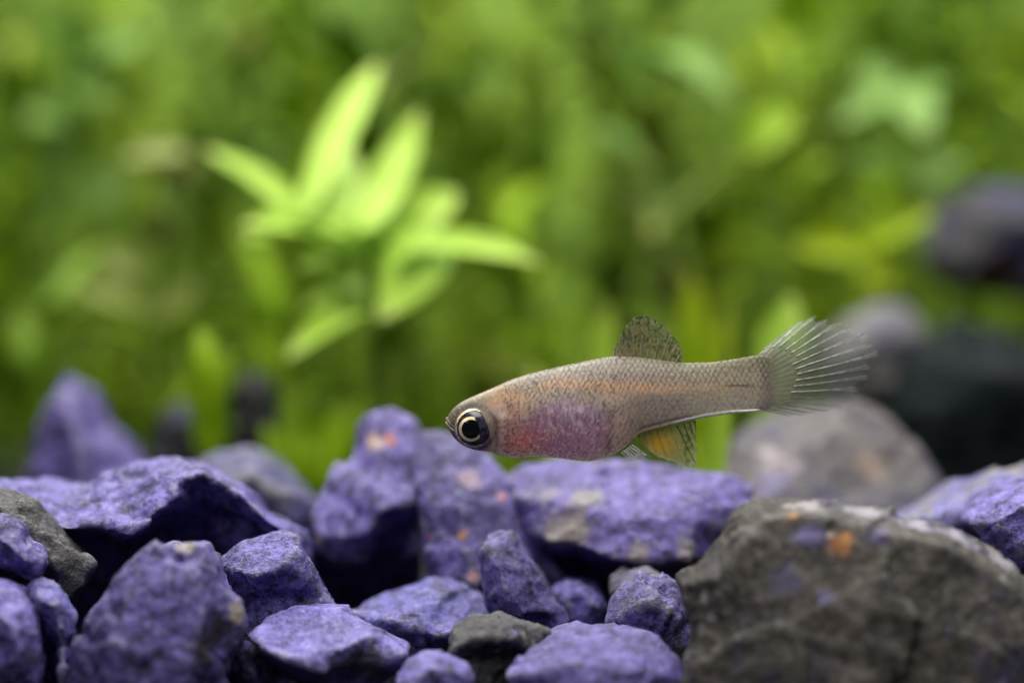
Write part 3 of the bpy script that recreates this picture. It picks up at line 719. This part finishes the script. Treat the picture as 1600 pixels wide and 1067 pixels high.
# freckles of dark pigment
lay((.06, .045, .05), .62 * sstep(n_c, .58, .80) * sstep(X, 765, 795) * (1 - .45 * sstep(X, 960, 1000)) * (1 - .4 * cav))
n_s = vnoise(X / 3.2 + 3, PY / 11 + 8)                        # guanine streaks over the gut
lay((.66, .60, .70), .60 * sstep(n_s, .56, .80) * cav * blob(905, 648, 60, 26))
lay((.62, .52, .58), .45 * sstep(n_c, .30, .12) * cav)
lay((.58, .50, .44), .42 * sstep(n_c, .27, .10))
lay((.48, .41, .35), .34 * zone * dome * (1 - cav) * (.4 + .8 * n_b))                       # silvery scale centres
lay((.055, .05, .045), zone * edge * (.15 + 1.1 * n_b) * (.95 * (1 - sstep(PY, lat - 10 + 0 * X, lat + 14)) + .30) * (1 - .75 * cav))
lay((.05, .045, .05), .8 * np.exp(-((PY - 602) / 1.6) ** 2) * sstep(X, 1120, 1145) * (1 - sstep(X, 1165, 1178)))
lay((.07, .07, .06), .75 * np.exp(-((PY - bot[:, None] + 7) / 2.5) ** 2) * sstep(X, 990, 1000) * (1 - sstep(X, 1060, 1120)))
lay((.95, .93, .90), sstep(PY - bot[:, None], -4.2, -2.4) * sstep(X, 1046, 1066) * (1 - sstep(X, 1182, 1192)))   # silvery line, its white specular glint painted in
lay((.07, .06, .06), .8 * np.exp(-((PY - (659 + (X - 698) * .28)) / 1.3) ** 2) * (1 - sstep(X, 706, 712)))       # mouth
al = al - .22 * sstep(X, 1000, 1150) - .75 * sstep(X, 1192, 1220)
al = al - .18 * (1 - sstep(PY - top[:, None], 0, 12)) * sstep(X, 780, 840)
FO = at(960, 640, 0)
col = np.clip((col * np.array((1.0, .99, .975)) / .34) ** 1.18 * .34 * 1.22, 0, .92)
BV = np.stack([(X - 800) / 222.22, PW / 222.22 * 1.0, (533.5 - PY) / 222.22], -1).reshape(-1, 3)
bf = []
for i in range(NX - 1):
    for k in range(NR):
        k2 = (k + 1) % NR
        bf.append((i * NR + k, i * NR + k2, (i + 1) * NR + k2, (i + 1) * NR + k))
bf.append(tuple(range(NR))[::-1]); bf.append(tuple((NX - 1) * NR + k for k in range(NR)))
fish = thing('fish', 'small translucent grey fish with pink belly and orange side stripe swimming over the stones', 'fish', FO)
body = mesh_obj('body', BV.tolist(), bf, vcol_mat('fish_skin', .36, .42, .12, sss=.15, trans=.38), fish, FO)
set_col(body, np.concatenate([col, al[..., None]], -1).reshape(-1, 4))

# eyes, one on each flank: ball, dark ring, gold rings, pupil
def shiny(name, c, rough=.25, metal=0.0, spec=.5, wob=None):
    t = NT(name); b = t.n('BsdfPrincipled'); co = t.coords()
    t.l(t.mix(t.ramp(t.noise(co, 30, 4), .4, .62), c, wob or tuple(v * .6 for v in c)), b.inputs['Base Color'])
    b.inputs['Roughness'].default_value = rough; b.inputs['Metallic'].default_value = metal; b.inputs['Specular IOR Level'].default_value = spec
    t.l(b.outputs[0], t.out.inputs[0]); return t.m


M_EYE = shiny('eye_ball', (.010, .010, .022), .22, wob=(.045, .042, .07)); M_PUP = shiny('eye_pupil', (.003, .003, .004), .12)
M_GOLD = shiny('eye_gold', (.80, .62, .30), .35, .2, wob=(.62, .56, .46)); M_RIM = shiny('eye_rim', (.85, .62, .26), .35, .1, wob=(.24, .19, .24))


def cap(c, r, a0, a1, push, side, ns=40, nr=8):
    """a band of a ball between two angles from its outward axis"""
    V, F = [], []
    for i in range(nr + 1):
        a = a0 + (a1 - a0) * i / nr
        for k in range(ns):
            th = 2 * math.pi * k / ns
            V.append(c + Vector((math.sin(a) * math.cos(th), side * .72 * math.cos(a), math.sin(a) * math.sin(th))) * (r + push))
    for i in range(nr):
        for k in range(ns):
            q = (i * ns + k, i * ns + (k + 1) % ns, (i + 1) * ns + (k + 1) % ns, (i + 1) * ns + k)
            F.append(q if side > 0 else q[::-1])
    return V, F


for side in (-1, 1):
    ec = at(741.5, 667.5, 0) + Vector((0, side * .088, 0)); er = .140
    V, F = cap(ec, er, 0.001, math.pi, 0, side, 40, 20)
    eye = mesh_obj('eye', V, F, M_EYE, fish, FO)
    ax = Vector((-.022, 0, -.006))
    for nm, a0, a1, ps, m in (('eye_rim', 1.0, 1.24, .004, M_RIM), ('iris', .46, .64, .004, M_GOLD), ('pupil', .001, .47, .006, M_PUP)):
        V, F = cap(ec, er, a0, a1, ps, side)
        if nm != 'eye_rim': V = [v + ax + Vector((0, side * .001, 0)) for v in V]
        p = mesh_obj(nm, V, F, m, eye, FO); 


# fins: a thin pleated web with its rays
M_FIN = vcol_mat('fin_web', .45, .4, 0, trans=.35)


def ray_mat(name, c):
    t = NT(name); b = t.n('BsdfPrincipled'); b.inputs['Base Color'].default_value = c + (1,); b.inputs['Roughness'].default_value = .4
    co = t.coords(); t.l(t.mix(t.ramp(t.noise(co, 25, 3), .4, .6), c, tuple(v * .55 for v in c)), b.inputs['Base Color'])
    t.l(b.outputs[0], t.out.inputs[0]); return t.m


M_RAYL = ray_mat('pale_fin_ray', (.54, .53, .47)); M_RAYD = ray_mat('dark_fin_ray', (.06, .065, .05)); M_RAYA = ray_mat('amber_fin_ray', (.55, .46, .14)); M_RAYM = ray_mat('dim_fin_ray', (.30, .29, .22))


def along(poly, t):
    P = [Vector((p[0], p[1], 0)) for p in poly]; L = [0]
    for a, b in zip(P, P[1:]): L.append(L[-1] + (b - a).length)
    s = t * L[-1]
    for i in range(len(P) - 1):
        if s <= L[i + 1] + 1e-9:
            return P[i].lerp(P[i + 1], (s - L[i]) / max(L[i + 1] - L[i], 1e-6))
    return P[-1]


def fin(name, base, tips, nrays, colfn, ray_of, y0=0.0, sway=0.0, bend=0.0, r0=.008, tip_over=1.0, nl=26, sub=7, jag=0.0, label=None, fork=False):
    nc = (nrays - 1) * sub + 1
    V, colr = [], []
    def pt(t, u):
        b, tp = along(base, t), along(tips, t)
        p = b.lerp(tp, u); q = p.x, p.y - bend * 4 * u * (1 - u)
        return at(q[0], q[1], sway * u * u) + Vector((0, y0 + .012 * math.sin(u * 3 + t * 4), 0)), q
    for sgn in (1, -1):
        for i in range(nc):
            t = i / (nc - 1); ph = (i % sub) / sub
            notch = 1 - jag * math.sin(math.pi * ph)
            for k in range(nl + 1):
                u = k / nl * notch
                v, q = pt(t, u); v.y += .004 * math.cos(2 * math.pi * ph) * u - sgn * .0015
                V.append(v); colr.append(colfn(t, u, q[0], q[1], ph))
    F = []
    h = nc * (nl + 1)
    for s in (0, 1):
        for i in range(nc - 1):
            for k in range(nl):
                a = s * h + i * (nl + 1) + k; q = (a, a + 1, a + nl + 2, a + nl + 1)
                F.append(q if s else q[::-1])
    fo = mesh_obj(name, V, F, M_FIN, fish, FO); set_col(fo, colr)
    if label: fo['label'] = label
    for i in range(nrays):
        rs = ray_of(i / (nrays - 1), i)
        if rs is None: continue
        m, u0, u1, rad = rs
        VV, FF = [], []
        um = u0 + (u1 - u0) * (.45 + .12 * math.sin(i * 2.3))
        for dt, ua, ub in (((0, u0, u1),) if not fork else ((0, u0, um), (.16, um, u1), (-.16, um, u1 - .03))):
            pts, rd = [], []
            for k in range(11):
                u = ua + (ub - ua) * k / 10
                tt = i + dt * (u - um) / max(1 - um, .1) + .05 * math.sin(u * 7 + i)
                v, q = pt(min(max(tt / (nrays - 1), 0), 1), u)
                v.y -= .006; pts.append(v); rd.append(rad * (1 - .75 * (u - u0) / (1 - u0)))
            v_, f_ = tube_geo(pts, rd, 5); b0 = len(VV)
            VV += v_; FF += [tuple(a_ + b0 for a_ in g_) for g_ in f_]
        mesh_obj('fin_ray', VV, FF, m, fo, FO)
    return fo


def dorsal_col(t, u, x, y, ph):
    n = float(vnoise(x / 2.0, y / 2.4)); n2 = float(vnoise(x / 9 + 5, y / 9))
    c = np.array((.25, .245, .13)) * (.8 + .5 * n2); a = .34
    if n2 > .55 and u < .8: c = np.array((.30, .23, .13))
    web = math.sin(math.pi * ph)                              # dots sit between the rays
    k = float(sstep(n + .25 * web, .68, .86)) * (.85 if u > .25 else .5)
    if u > .92: k = max(k, float(sstep(n, .38, .52)))
    c = c * (1 - k) + np.array((.03, .035, .025)) * k; a = a + .4 * k
    return (*c, a)


fin('dorsal_fin', [(957, 560), (990, 559), (1030, 565), (1066, 570)],
    [(963, 538), (975, 512), (989, 495), (1009, 490), (1032, 503), (1055, 527), (1067, 548), (1066, 567)], 11, dorsal_col,
    lambda t, i: (M_RAYM, 0, .96, .007), jag=.05, bend=2)


def tail_col(t, u, x, y, ph):
    fade = float(sstep(u, .22, .60)); n = float(vnoise(x / 6, y / 6))
    c = np.array((.29, .28, .215)) * (.85 + .3 * n) * (1 - fade) + np.array((.17, .185, .18)) * fade
    a = .74 * (1 - fade) + fade * (.26 if t < .72 else .18)
    if u > .8: a *= 1 - .35 * (u - .8) / .2
    return (*c, a)


fin('tail_fin', [(1178, 560), (1186, 575), (1190, 592), (1190, 608), (1186, 626), (1176, 638)],
    [(1218, 524), (1245, 503), (1273, 493), (1305, 500), (1342, 512), (1358, 526), (1377, 542), (1372, 562), (1363, 582), (1352, 597), (1346, 614), (1334, 628), (1308, 641), (1266, 649), (1235, 650)], 19, tail_col,
    lambda t, i: ((M_RAYL if .08 < t < .72 else M_RAYM), .30 if t > .35 else .38, .99 if i % 2 else .95, .0052 if .1 < t < .7 else .003), sway=.42, jag=.10, nl=22, sub=9, fork=True)


def anal_col(t, u, x, y, ph):
    n = float(vnoise(x / 5, y / 5 + 3))
    g = float(np.exp(-((x - 1030) / 24) ** 2 - ((y - 694) / 20) ** 2))
    c = np.array((.30, .30, .14)) * (1 - g) + np.array((.62, .40, .03)) * g
    a = .42 + .42 * g
    k = .6 * float(sstep(n, .6, .8)) * float(sstep(x, 1055, 1075)); c = c * (1 - k) + np.array((.03, .04, .03)) * k; a += .4 * k
    if u > .85: c = c * .5 + np.array((.5, .5, .45)) * .5
    return (*c, min(a, 1))


fin('anal_fin', [(996, 676), (1020, 669), (1055, 661), (1086, 655)],
    [(1004, 692), (1014, 704), (1030, 716), (1056, 725), (1073, 732), (1089, 730), (1090, 700), (1088, 676)], 10, anal_col,
    lambda t, i: ((M_RAYD if t > .6 else M_RAYA), .05, .95, .0048), jag=.08, bend=-2, label='yellow orange fin under the tail stem')
fin('pelvic_fin', [(970, 706), (978, 700), (986, 694)], [(980, 716), (1000, 717), (1014, 712)], 6,
    lambda t, u, x, y, ph: (.72, .72, .70, .25 + .65 * float(sstep(vnoise(x / 4, y / 4), .45, .6)) * (1 if .25 < u < .85 else .3)),
    lambda t, i: (M_RAYL, 0, 1, .005), y0=-.10, jag=.15, label='small white edged belly fin')

# white strip added for the specular glint of the silvery line under the tail stem
kp = [at(x, np.interp(x, BOT[:, 0], BOT[:, 1]) - 2.0, 0) + Vector((0, -.022, 0)) for x in np.linspace(1044, 1186, 16)]
V, F = tube_geo(kp, [.004 + .010 * math.sin(math.pi * min(1, .08 + i / 17)) ** .5 for i in range(16)], 7)
mesh_obj('glint_strip', V, F, shiny('silver_glint', (.92, .90, .88), .3, 0, .6, wob=(.70, .68, .68)), fish, FO)

# mouth: upturned lips at the tip of the snout
for pts_, rr_ in (([(712, 673), (706, 670), (700.5, 664.5), (698.4, 659)], .012), ([(711, 667), (705, 662), (700, 656.5), (698.8, 653)], .010)):
    for sd_ in (-1,):
        lp = [at(x, y, 0) + Vector((0, sd_ * np.interp(x, [698, 705, 712], [.006, .045, .078]), 0)) for x, y in pts_]
        lp = lp + [Vector((v.x, -v.y, v.z)) for v in lp[::-1]]
        V, F = tube_geo(lp, [rr_ * (.5 + .5 * math.sin(math.pi * (i + .5) / len(lp))) for i in range(len(lp))], 8)
        mesh_obj('lip', V, F, shiny('lip_skin', (.34, .29, .22), .45, 0, .3), fish, FO)

# the water itself, faintly cloudy
hv = [(x, y, z) for z in (-4.6, 12.0) for y in (-20, 28.5) for x in (-44, 44)]
hz = mesh_obj('haze', hv, [(0, 1, 3, 2), (4, 6, 7, 5), (0, 4, 5, 1), (2, 3, 7, 6), (0, 2, 6, 4), (1, 5, 7, 3)], None, smooth=False)
hz['kind'] = 'stuff'; tag(hz, 'faintly cloudy water filling the tank round fish and stones', 'water')
t = NT('cloudy_water'); pv = t.n('VolumePrincipled'); pv.inputs['Color'].default_value = (.86, .92, .90, 1); pv.inputs['Density'].default_value = 0.75
t.l(pv.outputs[0], t.out.inputs['Volume']); hz.data.materials.append(t.m)
